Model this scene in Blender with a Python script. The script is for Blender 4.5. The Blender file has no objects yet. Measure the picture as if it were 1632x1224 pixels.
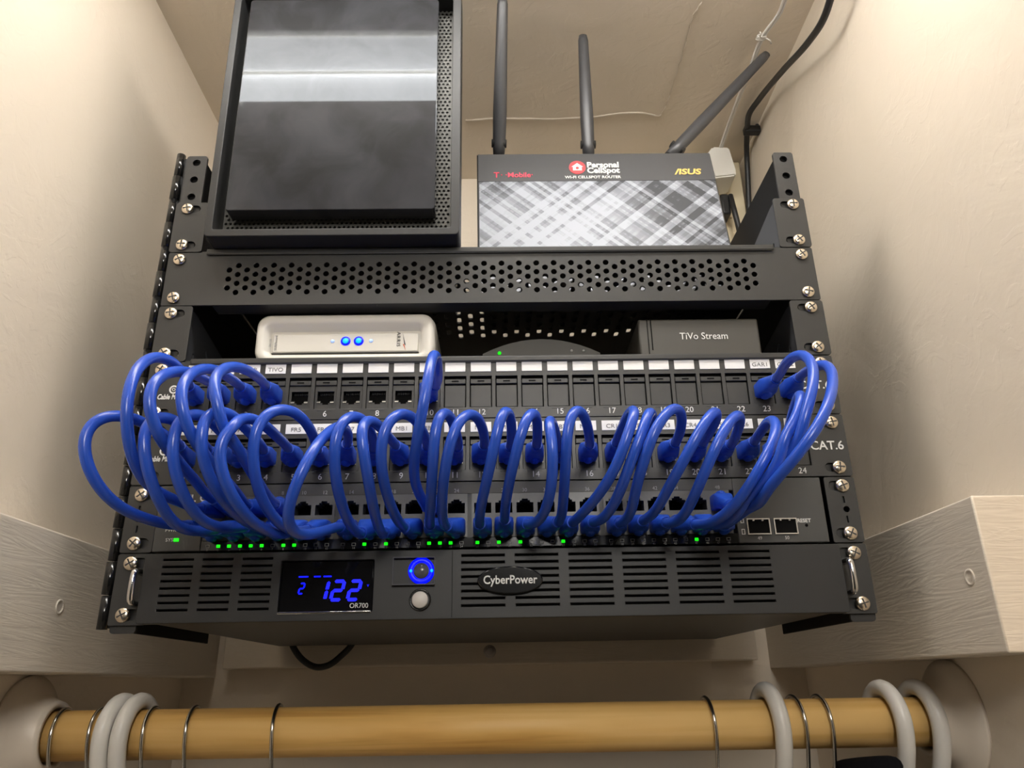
import bpy, bmesh, math, random
from mathutils import Vector, Matrix
from mathutils.kdtree import KDTree
random.seed(7)
scene = bpy.context.scene
COL = scene.collection

# ------------------------------------------------------------------ camera, world, exposure
W, H, F = 1632.0, 1224.0, 1230.0
CAM = Vector((0.0040, -0.5058, -0.0383))
PITCH, YAW, ROLL = 0.3720, 0.0175, -0.0176
cp, sp, cy, sy, cr, sr = math.cos(PITCH), math.sin(PITCH), math.cos(YAW), math.sin(YAW), math.cos(ROLL), math.sin(ROLL)
FWD = Vector((sy*cp, cy*cp, sp))
_r0 = Vector((cy, -sy, 0.0)); _u0 = _r0.cross(FWD)
RIGHT = cr*_r0 + sr*_u0
UP = cr*_u0 - sr*_r0
cam_data = bpy.data.cameras.new('camera')
cam_data.sensor_fit = 'HORIZONTAL'; cam_data.sensor_width = 36.0
cam_data.lens = 36.0*F/W; cam_data.clip_start = 0.01
cam = bpy.data.objects.new('camera', cam_data); COL.objects.link(cam)
M4 = Matrix.Identity(4)
for i in range(3):
    M4[i][0] = RIGHT[i]; M4[i][1] = UP[i]; M4[i][2] = -FWD[i]; M4[i][3] = CAM[i]
cam.matrix_world = M4
scene.camera = cam

world = bpy.data.worlds.new('world'); scene.world = world; world.use_nodes = True
bg = world.node_tree.nodes['Background']
bg.inputs[0].default_value = (1.0, 0.86, 0.68, 1); bg.inputs[1].default_value = 0.025
scene.view_settings.view_transform = 'Standard'; scene.view_settings.look = 'None'
scene.view_settings.gamma = 1.0; scene.view_settings.use_curve_mapping = False
scene.view_settings.exposure = 0.0
FILL = 32.0  # radiance of the added fill globe
LAMP = 23.5          # radiance of the closet's fluorescent tube

def ray(px, py): return (px-W/2)/F*RIGHT - (py-H/2)/F*UP + FWD
def at_y(px, py, y): d = ray(px, py); return CAM + d*((y-CAM.y)/d.y)
def at_x(px, py, x): d = ray(px, py); return CAM + d*((x-CAM.x)/d.x)
def at_z(px, py, z): d = ray(px, py); return CAM + d*((z-CAM.z)/d.z)

# ------------------------------------------------------------------ materials
def mat(name, color, rough=0.5, metal=0.0, spec=0.5, emit=None, strength=0.0, coat=0.0):
    m = bpy.data.materials.new(name); m.use_nodes = True
    b = m.node_tree.nodes['Principled BSDF']
    b.inputs['Base Color'].default_value = (*color, 1); b.inputs['Roughness'].default_value = rough
    b.inputs['Metallic'].default_value = metal; b.inputs['Specular IOR Level'].default_value = spec
    b.inputs['Coat Weight'].default_value = coat
    if emit:
        b.inputs['Emission Color'].default_value = (*emit, 1); b.inputs['Emission Strength'].default_value = strength
    return m
def nodes(m): return m.node_tree.nodes, m.node_tree.links, m.node_tree.nodes['Principled BSDF']
def math_node(nt, op, a, b=None, c=None):
    n = nt.nodes.new('ShaderNodeMath'); n.operation = op
    for i, v in enumerate((a, b, c)):
        if v is None: continue
        if isinstance(v, (int, float)): n.inputs[i].default_value = v
        else: nt.links.new(v, n.inputs[i])
    return n.outputs[0]

def plaster(name, color, scale=1.0, strength=0.30, rough=0.55):
    m = mat(name, color, rough, spec=0.35); N, L, b = nodes(m); nt = m.node_tree
    tc = N.new('ShaderNodeTexCoord')
    mp = N.new('ShaderNodeMapping'); L.new(tc.outputs['Object'], mp.inputs[0])
    n1 = N.new('ShaderNodeTexNoise'); n1.inputs['Scale'].default_value = 11*scale; n1.inputs['Detail'].default_value = 5; n1.inputs['Distortion'].default_value = 1.2
    n2 = N.new('ShaderNodeTexNoise'); n2.inputs['Scale'].default_value = 30*scale; n2.inputs['Detail'].default_value = 3; n2.inputs['Distortion'].default_value = 2.5
    n3 = N.new('ShaderNodeTexNoise'); n3.inputs['Scale'].default_value = 260*scale; n3.inputs['Detail'].default_value = 2
    for n in (n1, n2, n3): L.new(mp.outputs[0], n.inputs['Vector'])
    r2 = N.new('ShaderNodeValToRGB'); r2.color_ramp.elements[0].position = 0.54; r2.color_ramp.elements[1].position = 0.60
    L.new(n2.outputs[0], r2.inputs[0])
    h = math_node(nt, 'ADD', math_node(nt, 'MULTIPLY', n1.outputs[0], 1.0), math_node(nt, 'MULTIPLY', r2.outputs[0], 0.05))
    h = math_node(nt, 'ADD', h, math_node(nt, 'MULTIPLY', n3.outputs[0], 0.05))
    bp = N.new('ShaderNodeBump'); bp.inputs['Strength'].default_value = strength; bp.inputs['Distance'].default_value = 0.006
    L.new(h, bp.inputs['Height']); L.new(bp.outputs[0], b.inputs['Normal'])
    return m

def grain_paint(name, color, axis, strength=0.28):
    m = mat(name, color, 0.45, spec=0.4); N, L, b = nodes(m); nt = m.node_tree
    tc = N.new('ShaderNodeTexCoord'); mp = N.new('ShaderNodeMapping')
    s = [28, 28, 60]; s[axis] = 5.0; mp.inputs['Scale'].default_value = s
    L.new(tc.outputs['Object'], mp.inputs[0])
    n1 = N.new('ShaderNodeTexNoise'); n1.inputs['Scale'].default_value = 1.6; n1.inputs['Detail'].default_value = 4; n1.inputs['Distortion'].default_value = 1.6
    L.new(mp.outputs[0], n1.inputs['Vector'])
    wv = math_node(nt, 'SINE', math_node(nt, 'MULTIPLY', n1.outputs[0], 26.0))
    bp = N.new('ShaderNodeBump'); bp.inputs['Strength'].default_value = strength; bp.inputs['Distance'].default_value = 0.0012
    L.new(wv, bp.inputs['Height']); L.new(bp.outputs[0], b.inputs['Normal'])
    return m

def pine(name):
    m = mat(name, (0.6, 0.34, 0.12), 0.48, spec=0.35); N, L, b = nodes(m); nt = m.node_tree
    tc = N.new('ShaderNodeTexCoord'); mp = N.new('ShaderNodeMapping'); mp.inputs['Scale'].default_value = (2.2, 60, 60)
    L.new(tc.outputs['Object'], mp.inputs[0])
    n1 = N.new('ShaderNodeTexNoise'); n1.inputs['Scale'].default_value = 1.3; n1.inputs['Detail'].default_value = 4; n1.inputs['Distortion'].default_value = 0.7
    L.new(mp.outputs[0], n1.inputs['Vector'])
    r = N.new('ShaderNodeValToRGB'); cr_ = r.color_ramp
    cr_.elements[0].position = 0.30; cr_.elements[0].color = (0.52, 0.27, 0.065, 1)
    cr_.elements[1].position = 0.62; cr_.elements[1].color = (0.84, 0.56, 0.22, 1)
    e = cr_.elements.new(0.45); e.color = (0.74, 0.45, 0.14, 1)
    L.new(n1.outputs[0], r.inputs[0]); L.new(r.outputs[0], b.inputs['Base Color'])
    return m

def plaid(name):
    # printed chequered film of the router's face: two families of diagonal stripes, paler towards the middle of the print
    m = mat(name, (0.4, 0.42, 0.46), 0.42, metal=0.0, spec=0.4); N, L, b = nodes(m); nt = m.node_tree
    tc = N.new('ShaderNodeTexCoord'); s = N.new('ShaderNodeSeparateXYZ'); L.new(tc.outputs['Object'], s.inputs[0])
    x, z = s.outputs[0], s.outputs[2]
    def stripes(u, f, seed):
        w = math_node(nt, 'FLOOR', math_node(nt, 'MULTIPLY', u, f))
        wn = N.new('ShaderNodeTexWhiteNoise'); wn.noise_dimensions = '1D'
        L.new(math_node(nt, 'ADD', w, seed), wn.inputs['W']); mr = N.new('ShaderNodeMapRange'); mr.inputs[1].default_value = 0.25; mr.inputs[2].default_value = 0.72
        L.new(wn.outputs['Value'], mr.inputs[0]); return mr.outputs[0]
    u = math_node(nt, 'ADD', math_node(nt, 'MULTIPLY', x, 0.70), math_node(nt, 'MULTIPLY', z, 0.80))
    v = math_node(nt, 'SUBTRACT', math_node(nt, 'MULTIPLY', x, 0.70), math_node(nt, 'MULTIPLY', z, 0.80))
    A = stripes(u, 270.0, 3.3); B = stripes(v, 270.0, 11.7)
    fine = math_node(nt, 'MULTIPLY', stripes(u, 560.0, 51.0), stripes(v, 560.0, 77.0))
    pat = math_node(nt, 'ADD', math_node(nt, 'MULTIPLY', A, 0.42), math_node(nt, 'MULTIPLY', B, 0.42))
    pat = math_node(nt, 'ADD', pat, math_node(nt, 'MULTIPLY', fine, 0.16))
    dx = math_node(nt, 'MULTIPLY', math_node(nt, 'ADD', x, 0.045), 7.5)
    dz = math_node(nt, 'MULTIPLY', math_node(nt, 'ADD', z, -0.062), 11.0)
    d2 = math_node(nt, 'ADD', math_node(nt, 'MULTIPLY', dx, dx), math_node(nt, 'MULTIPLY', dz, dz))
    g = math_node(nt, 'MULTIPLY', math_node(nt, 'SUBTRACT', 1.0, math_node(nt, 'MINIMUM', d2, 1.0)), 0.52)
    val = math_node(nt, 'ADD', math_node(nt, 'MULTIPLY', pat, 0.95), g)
    r = N.new('ShaderNodeValToRGB'); r.color_ramp.elements[0].position = 0.15; r.color_ramp.elements[0].color = (0.035, 0.038, 0.045, 1)
    r.color_ramp.elements[1].position = 0.95; r.color_ramp.elements[1].color = (0.40, 0.425, 0.485, 1)
    L.new(val, r.inputs[0]); L.new(r.outputs[0], b.inputs['Base Color'])
    return m

def scratched(name):
    m = mat(name, (0.012, 0.012, 0.014), 0.06, spec=0.21); N, L, b = nodes(m)
    b.inputs['Specular Tint'].default_value = (0.86, 0.93, 1.0, 1)
    b.inputs['Coat Weight'].default_value = 0.35; b.inputs['Coat IOR'].default_value = 1.25; b.inputs['Coat Roughness'].default_value = 0.32; b.inputs['Coat Tint'].default_value = (0.95, 0.97, 1.0, 1)
    tc = N.new('ShaderNodeTexCoord'); n = N.new('ShaderNodeTexNoise'); n.inputs['Scale'].default_value = 22; n.inputs['Detail'].default_value = 8; n.inputs['Distortion'].default_value = 0.8
    L.new(tc.outputs['Object'], n.inputs['Vector'])
    r = N.new('ShaderNodeValToRGB'); r.color_ramp.elements[0].position = 0.38; r.color_ramp.elements[0].color = (0.020, 0.020, 0.022, 1)
    r.color_ramp.elements[1].position = 0.75; r.color_ramp.elements[1].color = (0.042, 0.043, 0.048, 1)
    L.new(n.outputs[0], r.inputs[0]); L.new(r.outputs[0], b.inputs['Base Color'])
    r2 = N.new('ShaderNodeMapRange'); r2.inputs[3].default_value = 0.015; r2.inputs[4].default_value = 0.05
    L.new(n.outputs[0], r2.inputs[0]); L.new(r2.outputs[0], b.inputs['Roughness'])
    return m

MT = dict(
    wall=plaster('plaster_beige', (0.79, 0.70, 0.58)),
    ceil=plaster('plaster_ceiling', (0.79, 0.70, 0.58), 0.8, 0.30),
    cleat=grain_paint('painted_wood', (0.72, 0.65, 0.55), 1, 0.09),
    cleatx=grain_paint('painted_wood_back', (0.68, 0.60, 0.49), 0, 0.12),
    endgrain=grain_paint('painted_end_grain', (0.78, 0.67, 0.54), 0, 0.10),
    socket=mat('socket_plastic', (0.72, 0.64, 0.54), 0.4),
    pine=pine('varnished_pine'),
    black=mat('black_powder_coat', (0.030, 0.030, 0.029), 0.42, spec=0.45),
    black2=mat('black_rack_steel', (0.026, 0.026, 0.026), 0.40, spec=0.45),
    plastic=mat('black_plastic', (0.022, 0.022, 0.022), 0.45, spec=0.4),
    boltgrey=mat('galvanised_bolt', (0.42, 0.39, 0.37), 0.4, metal=0.3), steel=mat('matt_black_steel', (0.007, 0.007, 0.007), 0.6, spec=0.2), gusset=mat('satin_black', (0.045, 0.047, 0.052), 0.35, spec=0.5), mesh=mat('grille_metal', (0.085, 0.083, 0.075), 0.45, metal=0.3),
    jack=mat('dark_grey_plastic', (0.034, 0.034, 0.033), 0.42, spec=0.4),
    display=mat('display_glass', (0.006, 0.006, 0.007), 0.04, spec=0.4),
    glossblack=mat('gloss_black', (0.01, 0.01, 0.01), 0.12, spec=0.5),
    void=mat('unlit_inside', (0.004, 0.004, 0.004), 0.8, spec=0.1),
    grey=mat('dark_grey', (0.055, 0.055, 0.052), 0.5),
    tivo=mat('charcoal_case', (0.050, 0.047, 0.040), 0.5),
    white=mat('white_plastic', (0.80, 0.78, 0.72), 0.35),
    hanger=mat('hanger_plastic', (0.72, 0.70, 0.66), 0.32),
    modem=mat('modem_plastic', (0.60, 0.58, 0.53), 0.32),
    paper=mat('label_paper', (0.80, 0.80, 0.79), 0.6),
    ink=mat('label_ink', (0.04, 0.04, 0.04), 0.6), labelink=mat('grey_label_ink', (0.13, 0.13, 0.13), 0.6),
    print=mat('white_print', (0.72, 0.72, 0.70), 0.5),
    printdim=mat('grey_print', (0.34, 0.34, 0.33), 0.5),
    red=mat('red_print', (0.75, 0.05, 0.10), 0.4),
    redround=mat('red_badge', (0.80, 0.05, 0.06), 0.4),
    gold=mat('gold_print', (0.80, 0.52, 0.14), 0.35, metal=0.3),
    nickel=mat('nickel_screw', (0.74, 0.66, 0.54), 0.25, metal=1.0),
    chrome=mat('chrome', (0.72, 0.71, 0.70), 0.12, metal=1.0),
    wire=mat('wire_steel', (0.60, 0.58, 0.55), 0.18, metal=1.0),
    shield=mat('jack_shield', (0.10, 0.10, 0.097), 0.42, metal=0.3),
    sfp=mat('cage_metal', (0.50, 0.48, 0.44), 0.35, metal=0.9),
    blue=mat('blue_cable', (0.022, 0.088, 0.55), 0.27, spec=0.5),
    blueboot=mat('blue_boot', (0.016, 0.078, 0.52), 0.40, spec=0.35),
    cordblack=mat('black_cord', (0.016, 0.016, 0.017), 0.45),
    cordwhite=mat('white_cord', (0.74, 0.71, 0.66), 0.45),
    outlet=mat('outlet_ivory', (0.74, 0.64, 0.44), 0.45),
    cloth=mat('black_knit', (0.010, 0.010, 0.013), 0.9, spec=0.1),
    antenna=mat('antenna_plastic', (0.050, 0.050, 0.053), 0.36),
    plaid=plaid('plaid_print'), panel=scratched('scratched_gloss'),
    ledblue=mat('blue_light', (0.0, 0.0, 0.2), 0.4, emit=(0.0, 0.004, 1.0), strength=1.6),
    ledcyan=mat('cyan_light', (0.0, 0.2, 0.3), 0.4, emit=(0.0, 0.42, 1.0), strength=1.3),
    ledpale=mat('pale_blue_light', (0.4, 0.5, 0.7), 0.4, emit=(0.25, 0.45, 1.0), strength=0.5),
    ledgreen=mat('green_light', (0.0, 0.2, 0.0), 0.4, emit=(0.01, 1.0, 0.01), strength=1.0),
    smoke=mat('smoked_lens', (0.10, 0.10, 0.11), 0.15, spec=0.6),
    cover=mat('clear_cover', (0.9, 0.9, 0.95), 0.05),
    button=mat('white_button', (0.62, 0.59, 0.55), 0.4),
    tube=mat('lamp_tube', (1, 1, 1), 0.5, emit=(1.0, 0.975, 0.93), strength=LAMP),
    fillglobe=mat('fill_lamp', (1, 1, 1), 0.5, emit=(1.0, 0.97, 0.92), strength=FILL),
    lens=mat('lamp_lens', (1, 1, 1), 0.5, emit=(1.0, 0.975, 0.93), strength=LAMP*0.62),
)
MT['cover'].node_tree.nodes['Principled BSDF'].inputs['Transmission Weight'].default_value = 1.0
MT['cover'].node_tree.nodes['Principled BSDF'].inputs['IOR'].default_value = 1.08
_ncl, _lcl, _bcl = nodes(MT['cloth'])
_w = _ncl.new('ShaderNodeTexWave'); _w.inputs['Scale'].default_value = 160; _bb = _ncl.new('ShaderNodeBump'); _bb.inputs['Strength'].default_value = 0.6
_lcl.new(_w.outputs[1], _bb.inputs['Height']); _lcl.new(_bb.outputs[0], _bcl.inputs['Normal'])

# ------------------------------------------------------------------ mesh helpers
class MB:
    """collects shapes in one bmesh; build() links them as ONE mesh object"""
    def __init__(self): self.bm = bmesh.new(); self.mats = []
    def mi(self, m):
        if m not in self.mats: self.mats.append(m)
        return self.mats.index(m)
    def _mark(self, faces, m, smooth=False):
        i = self.mi(m)
        for f in faces: f.material_index = i; f.smooth = smooth
    def box(self, c0, c1, m, bevel=0.0, seg=2):
        x0, y0, z0 = c0; x1, y1, z1 = c1
        b = bmesh.new()
        bmesh.ops.create_cube(b, size=1.0)
        for v in b.verts: v.co = Vector(((x0+x1)/2+v.co.x*(x1-x0), (y0+y1)/2+v.co.y*(y1-y0), (z0+z1)/2+v.co.z*(z1-z0)))
        if bevel: bmesh.ops.bevel(b, geom=b.edges[:], offset=bevel, segments=seg, affect='EDGES', profile=0.5)
        self.absorb(b, m, smooth='box' if bevel else False); return self
    def absorb(self, b, m, smooth=False, xf=None):
        i = self.mi(m); mp = {}
        for v in b.verts: mp[v] = self.bm.verts.new(xf @ v.co if xf else v.co)
        b.normal_update()
        for f in b.faces:
            flat = smooth == 'box' and max(abs(c) for c in f.normal) > 0.999      # the broad faces of a bevelled box stay flat
            try: g = self.bm.faces.new([mp[v] for v in f.verts]); g.material_index = i; g.smooth = bool(smooth) and not flat
            except ValueError: pass
        b.free()
    def mesh(self, me, m, xf, smooth=False):
        i = self.mi(m); vs = [self.bm.verts.new(xf @ v.co) for v in me.vertices]
        for p in me.polygons:
            try: g = self.bm.faces.new([vs[k] for k in p.vertices]); g.material_index = i; g.smooth = smooth
            except ValueError: pass
        return self
    def rings(self, rings, m, closed=True, caps=True, smooth=True):
        i = self.mi(m); R = [[self.bm.verts.new(p) for p in r] for r in rings]; n = len(R[0])
        for a, b in zip(R, R[1:]):
            for k in range(n if closed else n-1):
                f = self.bm.faces.new((a[k], a[(k+1) % n], b[(k+1) % n], b[k])); f.material_index = i; f.smooth = smooth
        if caps:
            for r, rev in ((R[0], True), (R[-1], False)):
                f = self.bm.faces.new(r[::-1] if rev else r); f.material_index = i
        return self
    def tube(self, pts, r, m, n=12, caps=True):
        return self.rings(sweep(pts, lambda s, k: [(math.cos(a)*r, math.sin(a)*r) for a in angs(n)]), m, caps=caps)
    def lathe(self, prof, m, M=Matrix.Identity(4), n=24, smooth=True):
        # prof: (radius, height) along local -Y
        rr = [[M @ Vector((math.cos(a)*r, -h, math.sin(a)*r)) for a in angs(n)] for r, h in prof]
        return self.rings(rr, m, smooth=smooth)
    def build(self, name, parent=None):
        bmesh.ops.recalc_face_normals(self.bm, faces=self.bm.faces[:])
        me = bpy.data.meshes.new(name); self.bm.to_mesh(me); self.bm.free()
        for m in self.mats: me.materials.append(m)
        o = bpy.data.objects.new(name, me); COL.objects.link(o)
        if parent is not None: attach(o, parent)
        return o
def angs(n): return [2*math.pi*k/n for k in range(n)]
def attach(o, parent):
    o.parent = parent
    p = parent; off = Matrix.Identity(4)
    while p is not None: off = p.matrix_basis @ off; p = p.parent
    if o.type == 'MESH' and not o.get('placed'):
        o.matrix_parent_inverse = Matrix.Identity(4)
        o.data.transform(off.inverted())          # meshes are drawn in world space, stored in the thing's own space
def sweep(pts, sect):
    pts = [Vector(p) for p in pts]; n = len(pts); T = []
    for i in range(n):
        t = (pts[min(i+1, n-1)]-pts[max(i-1, 0)])
        T.append(t.normalized() if t.length > 1e-9 else Vector((0, 0, 1)))
    ref = Vector((1, 0, 0)) if abs(T[0].x) < 0.9 else Vector((0, 0, 1))
    N = (ref - T[0]*ref.dot(T[0])).normalized(); out = []
    for i in range(n):
        N = (N - T[i]*N.dot(T[i])).normalized(); B = T[i].cross(N)
        out.append([pts[i] + N*a + B*b for a, b in sect(i/(n-1), i)])
    return out
def spline(P, per=10):
    P = [Vector(p) for p in P]; P = [2*P[0]-P[1]] + P + [2*P[-1]-P[-2]]; out = []
    for i in range(1, len(P)-2):
        p0, p1, p2, p3 = P[i-1:i+3]
        # centripetal Catmull-Rom
        t0 = 0; t1 = t0+max((p1-p0).length, 1e-6)**.5; t2 = t1+max((p2-p1).length, 1e-6)**.5; t3 = t2+max((p3-p2).length, 1e-6)**.5
        for k in range(per):
            t = t1+(t2-t1)*k/per
            a1 = p0*((t1-t)/(t1-t0))+p1*((t-t0)/(t1-t0)); a2 = p1*((t2-t)/(t2-t1))+p2*((t-t1)/(t2-t1)); a3 = p2*((t3-t)/(t3-t2))+p3*((t-t2)/(t3-t2))
            b1 = a1*((t2-t)/(t2-t0))+a2*((t-t0)/(t2-t0)); b2 = a2*((t3-t)/(t3-t1))+a3*((t-t1)/(t3-t1))
            out.append(b1*((t2-t)/(t2-t1))+b2*((t-t1)/(t2-t1)))
    out.append(P[-2]); return out
def resample(P, step):
    out = [P[0]]; acc = 0.0
    for a, b in zip(P, P[1:]):
        d = (b-a).length; s = step-acc
        while s <= d and d > 1e-12: out.append(a+(b-a)*(s/d)); s += step
        acc = (acc+d) % step
    if (out[-1]-P[-1]).length > step*0.3: out.append(P[-1])
    return out
def smooth_line(P, it=3):
    for _ in range(it): P = [P[0]] + [(P[i-1]+P[i]*2+P[i+1])/4 for i in range(1, len(P)-1)] + [P[-1]]
    return P

def curve_mesh(cu):
    o = bpy.data.objects.new('tmp', cu); COL.objects.link(o)
    dg = bpy.context.evaluated_depsgraph_get()
    me = bpy.data.meshes.new_from_object(o.evaluated_get(dg))
    bpy.data.objects.remove(o); bpy.data.curves.remove(cu)
    return me
def plate_mesh(outer, holes, t, bevel=0.0):
    cu = bpy.data.curves.new('tmp', 'CURVE'); cu.dimensions = '2D'; cu.fill_mode = 'BOTH'; cu.extrude = t/2-bevel
    cu.bevel_depth = bevel; cu.bevel_resolution = 1
    for pts in [outer]+holes:
        s = cu.splines.new('POLY'); s.points.add(len(pts)-1); s.use_cyclic_u = True
        for p, q in zip(s.points, pts): p.co = (q[0], q[1], 0, 1)
    return curve_mesh(cu)
XZ = Matrix(((1, 0, 0, 0), (0, 0, -1, 0), (0, 1, 0, 0), (0, 0, 0, 1)))     # (x, y, 0) -> (x, 0, z=y), text reads from -Y
def upright(x, y, z): return Matrix.Translation((x, y, z)) @ XZ
def rect(x0, y0, x1, y1): return [(x0, y0), (x1, y0), (x1, y1), (x0, y1)]
def rrect(x0, y0, x1, y1, r, n=4):
    out = []
    for cx, cy_, a0 in ((x1-r, y0+r, -90), (x1-r, y1-r, 0), (x0+r, y1-r, 90), (x0+r, y0+r, 180)):
        for k in range(n+1):
            a = math.radians(a0+90*k/n); out.append((cx+r*math.cos(a), cy_+r*math.sin(a)))
    return out
def disc(cx, cy_, r, n=12, ry=None): return [(cx+r*math.cos(a), cy_+(ry or r)*math.sin(a)) for a in angs(n)]
def oval(cx, cy_, w, h, n=6): return rrect(cx-w/2, cy_-h/2, cx+w/2, cy_+h/2, h/2*0.999, n)
def put_text(mb, s, x, y, z, size, m, align='CENTER', width=1.0, shear=0.0, rot=0.0, spacing=1.0, bold=0.0, tilt=None):
    cu = bpy.data.curves.new('tmp', 'FONT'); cu.body = s; cu.size = size; cu.align_x = align; cu.align_y = 'CENTER'
    cu.extrude = 0.00012; cu.shear = shear; cu.resolution_u = 3; cu.space_character = spacing; cu.offset = bold
    me = curve_mesh(cu)
    xf = Matrix.Translation((x, y, z)) @ (tilt or Matrix.Identity(4)) @ XZ @ Matrix.Rotation(rot, 4, 'Z') @ Matrix.Diagonal((width, 1, 1, 1))
    mb.mesh(me, m, xf); bpy.data.meshes.remove(me); return mb

def thing(name, label, cat, loc, group=None):
    o = bpy.data.objects.new(name, None); COL.objects.link(o); o.location = loc; o.empty_display_size = 0.02
    o['label'] = label; o['category'] = cat
    if group: o['group'] = group
    return o
def tag(o, label, cat, group=None):
    o['label'] = label; o['category'] = cat
    if group: o['group'] = group
    return o
def structure(o): o['kind'] = 'structure'; return o

# ------------------------------------------------------------------ the closet
XL, XR, YB, ZC = -0.327, 0.321, 0.352, 0.590
def slab(name, c0, c1, m): return structure(MB().box(c0, c1, m).build(name))
slab('wall_left', (XL-0.08, -0.45, -1.70), (XL, YB+0.08, ZC), MT['wall'])
slab('wall_right', (XR, -0.45, -1.70), (XR+0.08, YB+0.08, ZC), MT['wall'])
slab('wall_back', (XL, YB, -1.70), (XR, YB+0.08, ZC), MT['wall'])
slab('floor', (-1.3, -1.8, -1.78), (1.3, YB+0.08, -1.70), mat('floor_carpet', (0.25, 0.21, 0.17), 0.9))
# ceiling with its raised tape seam and drywall-mud ridges
cb = MB().box((-1.3, -1.8, ZC), (1.3, YB+0.08, ZC+0.06), MT['ceil'])
seam = [at_z(px, py, ZC-0.0003) for px, py in ((742, 192), (800, 189), (870, 190), (940, 187), (1000, 180), (1030, 181), (1050, 185), (1062, 165), (1072, 135), (1085, 95), (1095, 60), (1103, 28), (1118, 4))]
sp_ = spline(seam, 5)
cb.rings([[p+Vector((0, -0.003, 0.002)), p+Vector((0.001*math.sin(i*2.1), 0.0006*math.sin(i*1.3), -0.0013)), p+Vector((0.001, 0.004, 0.002))] for i, p in enumerate(sp_)], MT['ceil'])
structure(cb.build('ceiling'))

def cleat(name, x0, x1, y0, holes):
    b = MB().box((x0, y0, -0.0262), (x1, YB, 0.0625), MT['cleat'], 0.0012)
    o = b.build(name)
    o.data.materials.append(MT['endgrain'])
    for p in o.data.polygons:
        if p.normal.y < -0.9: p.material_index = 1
    structure(o); return o
cl = cleat('trim_1', XL, -0.293, -0.30, 0)
cr2 = cleat('trim_2', 0.284, XR, -0.0565, 0)
def cleat_screw(parent, x, y, z, s):
    M = Matrix.Translation((x, y, z)) @ Matrix.Rotation(s*math.pi/2, 4, 'Z')
    b = MB(); b.lathe([(0.0052, -0.001), (0.0050, 0.0006), (0.0036, 0.0007), (0.0030, -0.0006), (0.0001, -0.0007)], MT['cleat'], M, 20)
    return b.build('screw', parent)
cleat_screw(cl, -0.2931, 0.0347, 0.0157, 1); cleat_screw(cr2, 0.2841, -0.037, 0.0173, -1)
bc = MB().box((-0.2805, 0.330, -0.0185), (0.2660, YB, 0.062), MT['cleatx'], 0.0015).build('trim_3'); structure(bc)
b = MB(); b.lathe([(0.0068, -0.002), (0.0064, 0.0006), (0.0050, 0.0012), (0.0046, 0.0012), (0.0042, 0.0030), (0.0030, 0.0034), (0.0001, 0.0034)], MT['boltgrey'], Matrix.Translation((-0.0090, 0.3300, -0.0058)), 20)
b.build('bolt', bc)

# fluorescent fitting on the closet ceiling, seen mirrored in the glossy black box
lt = thing('ceiling_light', 'white fluorescent strip light on the closet ceiling in front of the rack', 'light', (0, -0.185, ZC))
MB().box((-0.29, -0.226, ZC-0.022), (0.29, -0.142, ZC-0.0005), MT['white'], 0.002).build('housing', lt)
MB().box((-0.28, -0.1895, ZC-0.034), (0.28, -0.1490, ZC-0.0225), MT['lens'], 0.004).build('diffuser', lt)
MB().tube([(-0.275, -0.2035, ZC-0.042), (0.275, -0.2035, ZC-0.042)], 0.0135, MT['tube'], 16).build('tube', lt)
for s in (-1, 1): MB().box((s*0.276-0.006, -0.222, ZC-0.056), (s*0.276+0.006, -0.190, ZC-0.0225), MT['white'], 0.001).build('tube_holder', lt)

rl = thing('fill_globe', 'added white globe fill light in front of the closet, out of view', 'light', (0.10, -1.25, ZC))  # added lamp, never in view: fills the rack and walls from the front
GM = Matrix.Translation((0.10, -1.25, 0.42)) @ Matrix.Rotation(-math.pi/2, 4, 'X')
MB().lathe([(max(0.0001, 0.13*math.sin(a)), -0.13*math.cos(a)) for a in [math.pi*k/16 for k in range(17)]], MT['fillglobe'], GM, 32).build('globe', rl)
MB().tube([(0.10, -1.25, 0.545), (0.10, -1.25, ZC-0.012)], 0.006, MT['chrome'], 12).build('stem', rl)
MB().tube([(0.10, -1.25, ZC-0.012), (0.10, -1.25, ZC-0.0005)], 0.06, MT['white'], 24).build('ceiling_rose', rl)

# ------------------------------------------------------------------ rack
U = 0.04445
SX = 0.23255
screw_mesh = None
def make_screw_mesh():
    b = MB()
    b.lathe([(0.0046, 0.0), (0.0047, 0.0006), (0.0044, 0.0014), (0.0034, 0.0021), (0.0018, 0.0025), (0.0001, 0.0026)], MT['nickel'], n=20)
    for a in (0, 1):
        d = (0.0030, 0.00042) if a == 0 else (0.00042, 0.0030)
        b.box((-d[0], -0.00272, -d[1]), (d[0], -0.0019, d[1]), MT['ink'])
    o = b.build('screw'); me = o.data; bpy.data.objects.remove(o); return me
def screw(parent, x, z, y=-0.0022, rot=None):
    global screw_mesh
    if screw_mesh is None: screw_mesh = make_screw_mesh()
    o = bpy.data.objects.new('screw', screw_mesh); COL.objects.link(o); o['placed'] = 1
    del o['placed']
    o.parent = parent
    o.location = Vector((x, y, z)) - parent.location
    o.rotation_euler = (0, random.uniform(-0.7, 0.7) if rot is None else rot, 0)
    return o
def holes_z(u): return [(u-1)*U+0.00635, (u-1)*U+0.022225, (u-1)*U+0.0381]

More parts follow.
